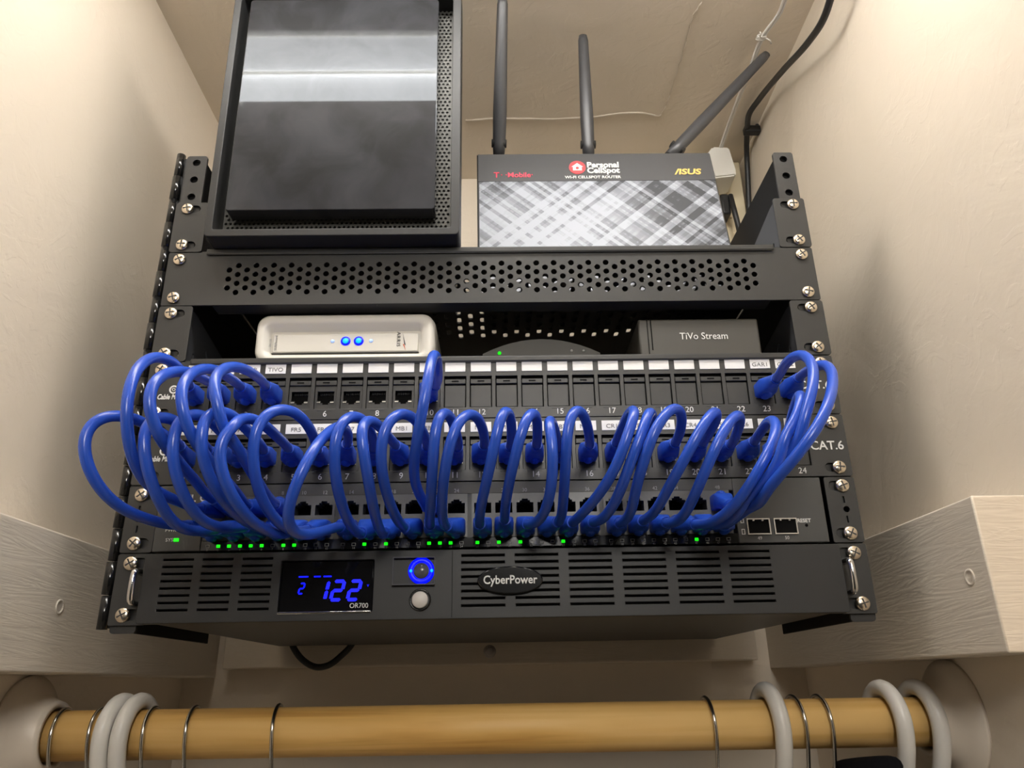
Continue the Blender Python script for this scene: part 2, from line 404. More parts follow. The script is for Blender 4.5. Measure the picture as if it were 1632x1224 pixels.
rack = thing('wall_rack', 'black open steel rack with hinged left side, holding all the network gear', 'rack', (0, 0.15, 0))
RT = 8*U
for s in (-1, 1):
    b = MB()
    x0, x1 = sorted((s*0.2245, s*0.2405))
    hl = [disc(s*SX, z, 0.0031, 12) for u in range(1, 9) for z in holes_z(u)]
    me = plate_mesh(rrect(x0, -0.0045, x1, RT, 0.0022), hl, 0.002)
    b.mesh(me, MT['black2'], upright(0, 0.0012, 0))
    xa, xb = sorted((s*0.2245, s*0.2265))
    b.box((xa, 0.0022, 0.0065), (xb, 0.315, 0.349), MT['steel'], 0.0004); b.box((xa, 0.0022, -0.0045), (xb, 0.128, 0.0064), MT['steel'], 0.0004)
    xa, xb = sorted((s*0.2266, s*0.2400)); b.box((xa, 0.0040, 0.0), (xb, 0.0050, RT-0.001), MT['steel'])  # dark strip added behind the post holes so they look black inside
    b.build('post', rack)
# rear frame bolted to the wall
b = MB()
for s in (-1, 1):
    xa, xb = sorted((s*0.2268, s*0.190)); b.box((xa, 0.3155, 0.03), (xb, 0.3290, 0.349), MT['black2'], 0.0005)
b.box((-0.189, 0.3155, 0.07), (0.189, 0.3290, 0.10), MT['black2'], 0.0005); b.box((-0.189, 0.3155, 0.15), (0.189, 0.3290, 0.18), MT['black2'], 0.0005)
b.build('rear_frame', rack)
b = MB()
for k in range(17):
    z0 = -0.002+k*0.0212; z1 = z0+0.0206; r = 0.0037 if k % 2 else 0.0033
    b.lathe([(0.0001, z0), (r, z0+0.0002), (r, z1-0.0002), (0.0001, z1)], MT['glossblack'], Matrix.Translation((-0.2462, 0.002, 0)) @ Matrix.Rotation(-math.pi/2, 4, 'X'), 12)
b.box((-0.2462, 0.0035, -0.001), (-0.2405, 0.0052, RT), MT['black2'])
b.build('hinge', rack)

# vented filler panel
t = thing('vent_panel', 'black one-unit filler panel with a band of round staggered holes', 'panel', (0, 0, 5*U))
z0 = 5*U+0.0004; z1 = 6*U-0.0004
hl = []
for r in range(7):
    z = 0.2440+(r-3)*0.00375
    n = 30 if r % 2 == 0 else 31
    for k in range(n):
        x = (-0.1885 if r % 2 == 0 else -0.1950)+k*0.013
        hl.append(disc(x, z, 0.0024, 12))
me = plate_mesh(rrect(-0.2412, z0, 0.2412, z1, 0.0012), hl, 0.0016, 0.0002)
MB().mesh(me, MT['black'], upright(0, -0.0010, 0)).build('faceplate', t)
MB().box((-0.205, 0.0, z1-0.0016), (0.205, 0.014, z1-0.0002), MT['black']).box((-0.205, 0.0, z0+0.0002), (0.205, 0.014, z0+0.0016), MT['black']).build('flange', t)
for s in (-1, 1):
    for i in (0, 2): screw(t, s*SX, holes_z(6)[i])

# two device shelves
def shelf(u, label):
    zb = (u-1)*U; t = thing('rack_shelf', label, 'shelf', (0, 0.1, zb))
    hl = []
    for c in range(-18, 19):
        if abs(c) > 18: continue
        x = -0.0003+c*0.0104
        for k in range(7):
            y = 0.045+k*0.0165+(0.008 if c % 2 else 0.0)
            hl.append([(p[0], p[1]) for p in oval(0, 0, 0.011, 0.0042, 3)])
            hl[-1] = [(x-p[1], y+p[0]) for p in hl[-1]]
    me = plate_mesh(rect(-0.2185, 0.0, 0.2185, 0.262), hl, 0.0014)
    MB().mesh(me, MT['black'], Matrix.Translation((0, 0, zb+0.0009))).build('shelf_floor', t)
    b = MB(); b.box((-0.2130, -0.0042, zb-0.0030), (0.2120, -0.0024, zb+0.0014), MT['black'], 0.0010); b.build('front_lip', t)
    MB().box((-0.2130, -0.0040, zb+0.0003), (0.2120, 0.0020, zb+0.0015), MT['black'], 0.0003).build('front_edge', t)
    for s in (-1, 1):
        b = MB()
        xa, xb = sorted((s*0.2178, s*0.2418))
        ho = [oval(s*SX-s*0.0035, z, 0.0125, 0.0066) for z in (holes_z(u)[0], holes_z(u)[2])]
        me = plate_mesh(rrect(xa, zb+0.0006, xb, zb+U-0.0006, 0.0020), ho, 0.0018, 0.0002); b.mesh(me, MT['black'], upright(0, -0.0011, 0))
        b.build('ear', t)
        # side gusset: tall at the front, sloping back to the floor, with slots
        pts = [(0.0, zb), (0.0, zb+U-0.001), (0.012, zb+U-0.001), (0.235, zb+0.008), (0.235, zb)]
        hs = [[(0.035, zb+0.010), (0.038, zb+0.010), (0.044, zb+0.018), (0.037, zb+0.026), (0.034, zb+0.025), (0.040, zb+0.018)], rrect(0.085, zb+0.008, 0.0885, zb+0.018, 0.001), rrect(0.014, zb+0.006, 0.0165, zb+0.014, 0.001)]
        me = plate_mesh(pts, hs, 0.0012)
        Mx = Matrix(((0, 0, 1, s*0.2205), (1, 0, 0, 0), (0, 1, 0, 0), (0, 0, 0, 1)))
        MB().mesh(me, MT['gusset'], Mx).build('side_gusset', t)
        for i in (0, 2): screw(t, s*SX, holes_z(u)[i])
    return t
shelf(7, 'upper black slotted device shelf carrying the tall glossy box and the router')
shelf(5, 'lower black slotted device shelf carrying the white modem above the patch panels')

# ------------------------------------------------------------------ patch panels
PX = [-0.207+k*0.018 for k in range(24)]
def jack_mesh(kind):
    b = MB()
    if kind == 'jack':
        shape = [(-0.0058, -0.0036), (-0.0034, -0.0036), (-0.0034, -0.0052), (-0.0020, -0.0052), (-0.0020, -0.0064), (0.0020, -0.0064), (0.0020, -0.0052), (0.0034, -0.0052), (0.0034, -0.0036), (0.0058, -0.0036), (0.0058, 0.0034), (-0.0058, 0.0034)]
        me = plate_mesh(rrect(-0.0074, -0.0096, 0.0074, 0.0072, 0.0004), [shape], 0.0014); b.mesh(me, MT['jack'], upright(0, 0.0006, 0))
        b.box((-0.0070, 0.0050, -0.0074), (0.0070, 0.016, 0.0052), MT['void'])
        for k in range(8): b.box((-0.0043+k*0.00122-0.0002, 0.0032, 0.0018), (-0.0043+k*0.00122+0.0002, 0.0049, 0.0034), MT['grey'])
        for s in (-1, 1): b.box((s*0.0046-0.0012, -0.0009, -0.0052), (s*0.0046+0.0012, -0.0005, -0.0046), MT['sfp'])
    else:
        b.box((-0.0074, -0.0002, -0.0096), (0.0074, 0.0036, 0.0070), MT['jack'], 0.0005)
    # top latch with its slot, and the bottom ledge that catches the light
    b.box((-0.0074, -0.0010, 0.0076), (0.0074, 0.0030, 0.0112), MT['jack'], 0.0005)
    b.box((-0.0024, -0.0013, 0.0092), (0.0024, -0.0008, 0.0100), MT['void'])
    b.box((-0.0050, -0.0016, -0.0116), (0.0050, 0.0010, -0.0106), MT['jack'], 0.0003)
    b.box((-0.0080, 0.0005, 0.0116), (0.0080, 0.0036, 0.0126), MT['void'])
    o = b.build('keystone_jack'); me = o.data; bpy.data.objects.remove(o); return me
JM = {k: jack_mesh(k) for k in ('jack', 'blank')}
def patch_panel(u, label, blanks, texts, name_text):
    zb = (u-1)*U; t = thing('patch_bay', label, 'patch panel', (0, 0, zb))
    hl = [rrect(x-0.0079, zb+0.0078, x+0.0079, zb+0.0315, 0.0006) for x in PX]
    hl += [oval(s*SX-s*0.003, z, 0.0125, 0.0066) for s in (-1, 1) for z in (holes_z(u)[0], holes_z(u)[2])]
    me = plate_mesh(rrect(-0.2412, zb+0.0005, 0.2412, zb+U-0.0005, 0.0015), hl, 0.0020, 0.0002)
    MB().mesh(me, MT['black'], upright(0, -0.0011, 0)).build('faceplate', t)
    b = MB()
    b.box((-0.2165, 0.0175, zb+0.002), (0.2165, 0.019, zb+U-0.002), MT['void'])
    b.box((-0.2165, 0.0, zb+U-0.0020), (0.2165, 0.0175, zb+U-0.0010), MT['black']); b.box((-0.2165, 0.0, zb+0.0010), (0.2165, 0.0175, zb+0.0020), MT['black'])
    b.build('rear_tray', t)
    for k, x in enumerate(PX):
        o = bpy.data.objects.new('keystone_jack', JM['blank' if (k+1) in blanks else 'jack']); COL.objects.link(o)
        o.parent = t; o.location = Vector((x, -0.0006, zb+0.0180)) - t.location
        if k+1 in blanks: o['label'] = 'blank black filler in an unused port'
        b = MB(); b.box((x-0.0071, -0.0026, zb+0.0345), (x+0.0071, -0.0022, zb+0.0415), MT['paper'], 0.0001)
        if texts.get(k+1):
            s_, dx = texts[k+1]
            put_text(b, s_, x+dx, -0.0027, zb+0.0373, 0.0042, MT['labelink'], width=1.12)
        b.build('port_label', t)
    b = MB()
    for k, x in enumerate(PX): put_text(b, str(k+1), x+0.0006, -0.0023, zb+0.0042, 0.0058, MT['print'])
    cx = -0.2285
    for q in (0, 1):
        me = plate_mesh(disc(0, 0, 0.0031, 18), [disc(0, 0, 0.0021, 14)], 0.0003); b.mesh(me, MT['print'], upright(cx+0.0062+q*0.0062, -0.0023, zb+0.0235))
        put_text(b, 'o', cx+0.0062+q*0.0062, -0.0023, zb+0.0240, 0.0050, MT['print'])
    put_text(b, 'Cable Matters', cx-0.0045, -0.0023, zb+0.0180, 0.0052, MT['print'], align='LEFT', width=0.72, shear=0.22, bold=0.00012)
    put_text(b, 'CAT.6', 0.2270 if u == 3 else 0.2255, -0.0023, zb+0.0215, 0.0086, MT['print'], width=1.0, bold=0.0001)
    b.build('lettering', t)
    for s in (-1, 1):
        for i in (0, 2): screw(t, s*SX, holes_z(u)[i], -0.0024)
    return t
patch_panel(4, 'upper black patch panel with 24 ports, mostly empty, blank fillers in the middle', set(range(11, 23)),
            {2: ('2', 0.004), 3: ('R', 0.004), 4: ('TIVO', 0), 10: ('1', 0.004), 23: ('GAR1', 0), 24: ('GAR2', 0)}, '')
tx = {k: ('FR%d' % k, 0) for k in range(1, 9)}; tx.update({k: ('MB%d' % (k-8), 0) for k in range(9, 17)}); tx.update({k: ('CR%d' % (k-16), 0) for k in range(17, 23)})
patch_panel(3, 'lower black patch panel with blue plugs in nearly all of its 24 ports', {24}, tx, '')

# ------------------------------------------------------------------ network switch
def port_x(c): g, k = divmod(c, 6); return -0.1815+g*0.0868+k*0.0139
ZTOP, ZBOT = 0.0712, 0.0575
sw = thing('network_switch', 'dark grey rack switch with two rows of ports and green lights', 'network switch', (0, 0, U))
zb = U
b = MB()
b.box((-0.2205, -0.0030, zb+0.0006), (-0.1895, 0.20, zb+U-0.0006), MT['grey'], 0.0006)
b.box((0.1586, -0.0030, zb+0.0006), (0.2180, 0.20, zb+U-0.0006), MT['grey'], 0.0006)
b.box((-0.1895, -0.0030, zb+0.0358), (0.1586, 0.20, zb+U-0.0006), MT['grey'], 0.0004)
b.box((-0.1895, -0.0030, zb+0.0006), (0.1586, 0.20, zb+0.0072), MT['glossblack'], 0.0004)
b.box((-0.1895, 0.0150, zb+0.0072), (0.1586, 0.20, zb+0.0358), MT['void'])
for g in range(3): b.box((port_x(6*g+5)+0.0072, -0.0028, zb+0.0072), (port_x(6*g+6)-0.0072, 0.014, zb+0.0358), MT['grey'])
b.build('chassis', sw)
for g in range(4):
    hl = []
    for k in range(6):
        x = port_x(6*g+k)
        for zc, s in ((ZTOP, 1), (ZBOT, -1)):
            sh = [(-0.0056, -0.0040), (0.0056, -0.0040), (0.0056, 0.0028), (0.0034, 0.0028), (0.0034, 0.0041), (0.0020, 0.0041), (0.0020, 0.0052), (-0.0020, 0.0052), (-0.0020, 0.0041), (-0.0034, 0.0041), (-0.0034, 0.0028), (-0.0056, 0.0028)]
            hl.append([(x+p[0], zc+s*p[1]) for p in sh])
    x0, x1 = port_x(6*g)-0.0072, port_x(6*g+5)+0.0072
    me = plate_mesh(rect(x0, zb+0.0072, x1, zb+0.0358), hl, 0.0120)
    MB().mesh(me, MT['shield'], upright(0, 0.0025, 0)).build('port_bank', sw)
for s in (-1, 1):
    xa, xb = sorted((s*0.2212, s*0.2412))
    ho = [oval(s*SX-s*0.003, z, 0.0125, 0.0070) for z in (holes_z(2)[0], holes_z(2)[2])]
    ho += [oval(s*SX+s*0.0005, zb+0.0222, 0.0045, 0.0045), rrect(s*SX-0.0008, zb+0.0130, s*SX+0.0008, zb+0.0180, 0.0005), rrect(s*SX-0.0012, zb+0.0262, s*SX+0.0006, zb+0.0310, 0.0005)]
    me = plate_mesh(rrect(xa, zb+0.0006, xb, zb+U-0.0006, 0.0012), ho, 0.0018, 0.0002)
    MB().mesh(me, MT['black'], upright(0, -0.0011, 0)).build('ear', sw)
    for i in (0, 2): screw(sw, s*SX, holes_z(2)[i])
LIT = {2, 3, 4, 5, 6, 8, 9, 15, 17, 21, 22, 23, 25, 27, 29, 33, 45}
b = MB()
for i in range(1, 49):
    x = port_x((i-1)//2)+(-0.0035 if i % 2 else 0.0035); z = 0.0480
    if i in LIT:
        MB().box((x-0.0012, -0.0038, z-0.0010), (x+0.0012, -0.0029, z+0.0010), MT['ledgreen'], 0.0003).build('indicator_light', sw)
    else:
        me = plate_mesh(rect(x-0.0013, z-0.0010, x+0.0013, z+0.0010), [rect(x-0.0010, z-0.0007, x+0.0010, z+0.0007)], 0.0003); b.mesh(me, MT['printdim'], upright(0, -0.0031, 0))
    put_text(b, str(i), x, -0.0031, z-0.0024, 0.0020, MT['printdim'])
for c in range(24): put_text(b, str(2*c+2), port_x(c), -0.0031, zb+0.0378, 0.0034, MT['printdim'])
put_text(b, 'RESET', 0.2030, -0.0031, 0.0592, 0.0034, MT['print'], bold=0.00008)
put_text(b, 'SYS', -0.2100, -0.0031, 0.0525, 0.0030, MT['print'], width=1.1)
put_text(b, 'PWR', -0.2100, -0.0031, 0.0588, 0.0030, MT['print'], width=1.1)
put_text(b, 'ZYXEL', -0.1965, -0.0031, 0.0795, 0.0066, MT['print'], align='RIGHT', bold=0.00015)
put_text(b, 'GS', -0.1940, -0.0031, 0.0795, 0.0066, MT['print'], align='LEFT', bold=0.00015)
put_text(b, '49', 0.1725, -0.0031, 0.0482, 0.0030, MT['print']); put_text(b, '50', 0.1903, -0.0031, 0.0482, 0.0030, MT['print'])
for zz in (0.0525, 0.0600):
    me = plate_mesh(rect(-0.0011, -0.0018, 0.0011, 0.0018), [rect(-0.0007, -0.0014, 0.0007, 0.0014)], 0.0003); b.mesh(me, MT['print'], upright(0.1622, -0.0031, zz))
b.lathe([(0.0010, 0.0), (0.0010, 0.0004), (0.0001, 0.0004)], MT['void'], Matrix.Translation((0.2042, -0.0030, 0.0562)), 12)
b.build('lettering', sw)
MB().box((-0.2072, -0.0038, 0.0513), (-0.2038, -0.0029, 0.0536), MT['ledgreen'], 0.0003).build('indicator_light', sw)
for x in (0.1725, 0.1903):
    b = MB(); me = plate_mesh(rect(x-0.0076, 0.0505, x+0.0076, 0.0610), [rect(x-0.0069, 0.0512, x+0.0069, 0.0603)], 0.0016); b.mesh(me, MT['sfp'], upright(0, -0.0034, 0))
    b.box((x-0.0069, -0.0032, 0.0512), (x+0.0069, -0.00305, 0.0603), MT['void'])
    for q in (-0.003, 0.003): b.box((x+q-0.0006, -0.0040, 0.0594), (x+q+0.0006, -0.0033, 0.0603), MT['sfp'])
    b.build('uplink_port', sw)

# ------------------------------------------------------------------ battery backup
up = thing('battery_backup', 'black rack battery backup with slotted front, blue display and chrome handles', 'battery backup', (0, 0.1, 0))
b = MB(); b.box((-0.2150, 0.0022, 0.0010), (0.2150, 0.295, U-0.0010), MT['black'], 0.0006)
b.build('case', up)
YF = -0.0120
hl = []
cols = [(-0.2085, -0.1888), (-0.1838, -0.1640), (-0.1590, -0.1392), (-0.0215, 0.0064), (0.0123, 0.0402), (0.0462, 0.0740), (0.0802, 0.1082), (0.1142, 0.1424), (0.1477, 0.1747)]
for x0, x1 in cols:
    for k in range(8):
        z = 0.0068+k*0.00437; hl.append(rect(x0, z, x1, z+0.0021))
hl.append(rrect(-0.1345, 0.0050, -0.0755, 0.0372, 0.0010))
b = MB(); me = plate_mesh(rrect(-0.2195, 0.0006, 0.2195, 0.0420, 0.0012), hl, 0.0040, 0.0004); b.mesh(me, MT['plastic'], upright(0, YF+0.0020, 0))
b.box((-0.2195, YF+0.0040, 0.0006), (-0.2155, 0.0018, 0.0420), MT['plastic']); b.box((0.2155, YF+0.0040, 0.0006), (0.2195, 0.0018, 0.0420), MT['plastic'])
b.box((-0.2155, YF+0.0040, 0.0400), (0.2155, 0.0018, 0.0420), MT['plastic']); b.box((-0.2155, YF+0.0040, 0.0006), (0.2155, 0.0018, 0.0026), MT['plastic'])
b.box((-0.2155, 0.0006, 0.0026), (0.2155, 0.0018, 0.0400), MT['void'])
b.box((-0.02705, YF-0.0002, 0.0010), (-0.02675, YF+0.001, 0.0418), MT['void'])
b.build('bezel', up)
for s in (-1, 1):
    xa, xb = sorted((s*0.2190, s*0.2412))
    ho = [oval(s*SX-s*0.0035, z, 0.0130, 0.0072) for z in (holes_z(1)[0], holes_z(1)[2])]
    me = plate_mesh(rrect(xa, 0.0003, xb, U-0.0006, 0.0012), ho, 0.0020, 0.0002)
    MB().mesh(me, MT['black'], upright(0, -0.0012, 0)).build('ear', up)
    for i in (0, 2): screw(up, s*SX, holes_z(1)[i])
    hx = s*0.2232
    pts = [(hx, -0.002, 0.0318), (hx, -0.0120, 0.0318), (hx, -0.0152, 0.0308), (hx, -0.0162, 0.0280), (hx, -0.0162, 0.0165), (hx, -0.0152, 0.0137), (hx, -0.0120, 0.0127), (hx, -0.002, 0.0127)]
    MB().tube(spline(pts, 6), 0.0021, MT['chrome'], 12).build('handle', up)
# display
dp = MB(); dp.box((-0.1338, -0.0100, 0.0056), (-0.0762, -0.0070, 0.0366), MT['display'], 0.0006)
dp.box((-0.1340, YF-0.0006, 0.0044), (-0.0765, YF+0.003, 0.0058), MT['chrome'], 0.0004); disp = dp.build('display', up); disp['label'] = 'dark display window with blue digits'
SEG = {'1': 'bc', '2': 'abged'}
b = MB()
def seven(mb, ch, x, z, w, h, t, sh=0.18):
    y = -0.0102
    S = {'a': (0, h, w, h), 'g': (0, h/2, w, h/2), 'd': (0, 0, w, 0), 'b': (w, h/2, w, h), 'c': (w, 0, w, h/2), 'e': (0, 0, 0, h/2), 'f': (0, h/2, 0, h)}
    for c in SEG[ch]:
        xa, za, xb, zb_ = S[c]; g = t*0.35
        if za == zb_: q = [(xa+g, za-t/2), (xb-g, za-t/2), (xb+g*0.2, za), (xb-g, za+t/2), (xa+g, za+t/2), (xa-g*0.2, za)]
        else: q = [(xa-t/2, za+g), (xa+t/2, za+g), (xa+t/2, zb_-g), (xa, zb_+g*.2), (xa-t/2, zb_-g)]
        me = plate_mesh([(x+p+sh*r, z+r) for p, r in q], [], 0.0003); mb.mesh(me, MT['ledblue'], upright(0, y, 0))
seven(b, '1', -0.1115, 0.0128, 0.0056, 0.0112, 0.0021); seven(b, '2', -0.1022, 0.0128, 0.0060, 0.0112, 0.0021); seven(b, '2', -0.0918, 0.0128, 0.0060, 0.0112, 0.0021)
for x, w in ((-0.1230, 0.006), (-0.1135, 0.0042), (-0.1075, 0.0050)): b.box((x, -0.01035, 0.0266), (x+w, -0.0101, 0.0275), MT['ledblue'])
seven(b, '2', -0.1225, 0.0168, 0.0026, 0.0062, 0.0010)
put_text(b, 'V', -0.0795, -0.0102, 0.0210, 0.0022, MT['ledblue'])
put_text(b, 'OR700', -0.0845, -0.0102, 0.0090, 0.0042, MT['print'], width=0.95)
b.build('digits', disp)
bt = MB(); bt.lathe([(0.0068, -0.002), (0.0068, 0.0006), (0.0058, 0.0008), (0.0056, -0.001)], MT['glossblack'], Matrix.Translation((-0.0465, YF, 0.0117)), 24)
bt.lathe([(0.0050, -0.002), (0.0050, 0.0018), (0.0044, 0.0024), (0.0001, 0.0024)], MT['button'], Matrix.Translation((-0.0465, YF, 0.0117)), 24); o = bt.build('push_button', up); o['label'] = 'round white push button'
pb = MB()
pb.lathe([(0.0082, -0.001), (0.0082, 0.0010), (0.0052, 0.0012), (0.0050, 0.0004)], MT['ledblue'], Matrix.Translation((-0.0462, YF, 0.0293)), 28)
pb.lathe([(0.0049, -0.001), (0.0049, 0.0012), (0.0001, 0.0014)], MT['smoke'], Matrix.Translation((-0.0462, YF, 0.0293)), 24)
for q in (-0.0065, 0.0065): pb.lathe([(0.0011, 0.0008), (0.0009, 0.0015), (0.0001, 0.0016)], MT['ledcyan'], Matrix.Translation((-0.0462+q, YF, 0.0293)), 10)
o = pb.build('power_button', up); o['label'] = 'round power button with glowing blue ring'
fr = MB(); me = plate_mesh(rrect(-0.0640, 0.0205, -0.0374, 0.0378, 0.0006), [rrect(-0.0633, 0.0212, -0.0381, 0.0371, 0.0004)], 0.0030); fr.mesh(me, MT['smoke'], upright(0, YF-0.0015, 0))
o = fr.build('cover_frame', up)
bd = MB(); me = plate_mesh(disc(0, 0, 0.0196, 32, 0.0078), [], 0.0034, 0.0008); bd.mesh(me, MT['glossblack'], upright(0.0093, YF-0.0012, 0.0226), True); bdo = bd.build('badge', up)
MBt = MB(); put_text(MBt, 'CyberPower', 0.0093, YF-0.0031, 0.0226, 0.0072, MT['print'], width=0.90, bold=0.00012); MBt.build('lettering', bdo)

# ------------------------------------------------------------------ devices on the lower shelf
Z5, Z7 = 4*U+0.0017, 6*U+0.0017
md = thing('cable_modem', 'white modem lying on the lower shelf with two glowing blue lights', 'modem', (-0.111, 0.08, Z5))
b = MB(); 
def loft_xz(secs, m, mb):  # secs: (y, x0, z0, x1, z1, r)
    mb.rings([[Vector((p[0], y, p[1])) for p in rrect(x0, z0, x1, z1, r, 6)] for y, x0, z0, x1, z1, r in secs], m)
x0, x1, zz0, zz1 = -0.1735, -0.0425, Z5+0.0004, Z5+0.0395
loft_xz([(0.130, x0+.004, zz0+.002, x1-.004, zz1-.004, .008), (0.127, x0, zz0, x1, zz1, .009), (0.015, x0, zz0, x1, zz1, .009), (0.0075, x0+.001, zz0+.001, x1-.001, zz1-.001, .009), (0.0060, x0+.003, zz0+.002, x1-.003, zz1-.003, .008), (0.0066, x0+.0075, zz0+.0060, x1-.0085, zz1-.0085, .005), (0.0120, x0+.0105, zz0+.0085, x1-.0105, zz1-.0125, .002)], MT['modem'], b)
b.build('case', md)
b = MB(); b.box((x0+.0125, 0.0095, zz0+.0095), (x1-.0125, 0.0125, zz1-.0150), MT['modem'], 0.0008)
b.box((x0+.012, 0.0102, zz0+.0088), (x1-.012, 0.0130, zz0+.0094), MT['grey'])
b.build('front_window', md)
zc = zz0+0.0180
for x in (-0.1080, -0.0985):
    b = MB(); b.lathe([(0.0037, 0), (0.0035, 0.0005), (0.0001, 0.0006)], MT['ledblue'], Matrix.Translation((x, 0.0095, zc)), 18); b.lathe([(0.0022, 0.0006), (0.0018, 0.0012), (0.0001, 0.0013)], MT['ledcyan'], Matrix.Translation((x, 0.0095, zc)), 14)
    b.build('indicator_light', md)['label'] = 'glowing blue round light'
for x in (-0.1175, -0.0895): MB().lathe([(0.0015, 0), (0.0013, 0.0005), (0.0001, 0.0006)], MT['ledpale'], Matrix.Translation((x, 0.0095, zc)), 12).build('indicator_light', md)['label'] = 'faint pale blue light'
b = MB(); put_text(b, 'ARRIS', -0.0695, 0.0093, zc+0.001, 0.0038, MT['ink'], rot=-math.pi/2, spacing=1.25)
b.build('lettering', md); b = MB(); me = plate_mesh([(-0.0665, zc+.006), (-0.0640, zc-.004), (-0.0652, zc-.003)], [], 0.0003); b.mesh(me, MT['ink'], upright(0, 0.0093, 0))
me = plate_mesh([(-0.0640, zc-.008), (-0.0662, zc-.003), (-0.0652, zc-.003)], [], 0.0003); b.mesh(me, mat('logo_orange', (.5, .08, .02), .5), upright(0, 0.0093, 0))
b.build('lettering', md); b = MB(); put_text(b, 'SURFboard', -0.1585, 0.0093, zc-0.001, 0.0026, MT['printdim'], rot=math.pi/2); put_text(b, 'SB6183', -0.1625, 0.0093, zc-0.001, 0.0022, MT['printdim'], rot=math.pi/2)
b.build('lettering', md)

tv = thing('stream_box', 'charcoal rectangular streaming box at the right of the lower shelf', 'media box', (0.158, 0.08, Z5))
b = MB(); b.box((0.1068, 0.008, Z5+0.0004), (0.1960, 0.105, Z5+0.0330), MT['tivo'], 0.0016); b.build('case', tv)
b = MB(); b.box((0.1132, 0.0075, Z5+0.0010), (0.1137, 0.0090, Z5+0.0326), MT['void']); b.box((0.1158, 0.0075, Z5+0.0080), (0.1165, 0.0090, Z5+0.0326), MT['void']); b.build('seam', tv)
b = MB(); put_text(b, 'TiVo Stream', 0.1545, 0.0076, Z5+0.0185, 0.0076, MT['print'], width=0.92); b.build('lettering', tv)

rd = thing('small_switch_box', 'low dark box with arched top and one green light, middle of lower shelf', 'network box', (0.036, 0.10, Z5))
b = MB(); prof = []
for k in range(13):
    a = -1+2*k/12; prof.append((0.0365+a*0.0450, Z5+0.0305-0.0120*a*a))
ring = [(-0.0085, Z5+0.0004)]+prof+[(0.0815, Z5+0.0004)]
b.rings([[Vector((p[0], y, p[1])) for p in ring] for y in (0.140, 0.036)], MT['tivo'], smooth=False)
rdo = b.build('case', rd); 
MB().lathe([(0.0014, 0), (0.0013, 0.0008), (0.0001, 0.0009)], MT['ledgreen'], Matrix.Translation(at_y(796, 563, 0.0358)), 12).build('indicator_light', rd)['label'] = 'green light'
for px, py in ((911, 559), (930, 559)): MB().lathe([(0.0011, 0), (0.0010, 0.0005), (0.0001, 0.0006)], MT['printdim'], Matrix.Translation(at_y(px, py, 0.0358)), 10).build('indicator_light', rd)

# ------------------------------------------------------------------ tall glossy box on the upper shelf
ng = thing('network_storage_box', 'tall black box with big glossy scratched front panel on the upper shelf', 'network box', (-0.117, 0.03, Z7))
FX0, FX1, FY, FZ0, FZ1 = -0.2090, -0.0245, -0.0215, Z7+0.0005, Z7+0.2350
Mt = Matrix.Translation((0, FY, FZ0)) @ Matrix.Rotation(math.radians(1.6), 4, 'X') @ Matrix.Translation((0, -FY, -FZ0))
b = MB(); me = plate_mesh(rrect(FX0, FZ0, FX1, FZ1, 0.003), [rrect(FX0+0.0045, FZ0+0.0046, FX1-0.0055, FZ1-0.0060, 0.002)], 0.024, 0.0006)
b.mesh(me, MT['plastic'], Mt @ upright(0, FY+0.0120, 0)); b.build('frame', ng)
b = MB()
b.rings([[Mt @ Vector((p[0], y, p[1])) for p in rrect(FX0+i, FZ0+0.0005, FX1-i, FZ1-i, 0.004)] for y, i in ((FY+0.0242, 0.003), (FY+0.060, 0.006), (FY+0.200, 0.012))], MT['plastic']); b.build('case', ng)
hl = []
for r in range(64):
    z = FZ0+0.0072+r*0.0035
    for k in range(50):
        x = FX0+0.0072+k*0.0035+(0.00175 if r % 2 else 0)
        if FX0+0.022 < x < FX1-0.022 and FZ0+0.028 < z: continue
        if x > FX1-0.0078: continue
        if abs(x+0.1090) < 0.0085 and z < FZ0+0.0165: continue
        hl.append(disc(x, z, 0.00118, 6))
me = plate_mesh(rect(FX0+0.0046, FZ0+0.0047, FX1-0.0056, FZ1-0.0061), hl, 0.0012)
MB().mesh(me, MT['mesh'], Mt @ upright(0, FY+0.0200, 0)).build('grille', ng)
MB().box((-0.1165, FY+0.0180, FZ0+0.0060), (-0.1010, FY+0.0193, FZ0+0.0145), MT['void']).box((-0.1125, FY+0.0176, FZ0+0.0080), (-0.1050, FY+0.0180, FZ0+0.0100), MT['gold']).build('socket', ng)
b = MB(); me = plate_mesh(rrect(-0.1962, FZ0+0.0225, -0.0430, FZ0+0.2215, 0.0020), [], 0.0140, 0.0006); b.mesh(me, MT['panel'], Mt @ upright(0, FY+0.0085, 0)); po = b.build('front_panel', ng); po['label'] = 'glossy scratched black front panel'
b = MB(); put_text(b, 'NETGEAR', -0.1160, FY+0.0005, FZ0+0.0660, 0.0100, mat('faint_print', (0.058, 0.055, 0.060), 0.12), bold=0.0003, tilt=Matrix.Rotation(math.radians(1.6), 4, 'X')); b.build('lettering', po)

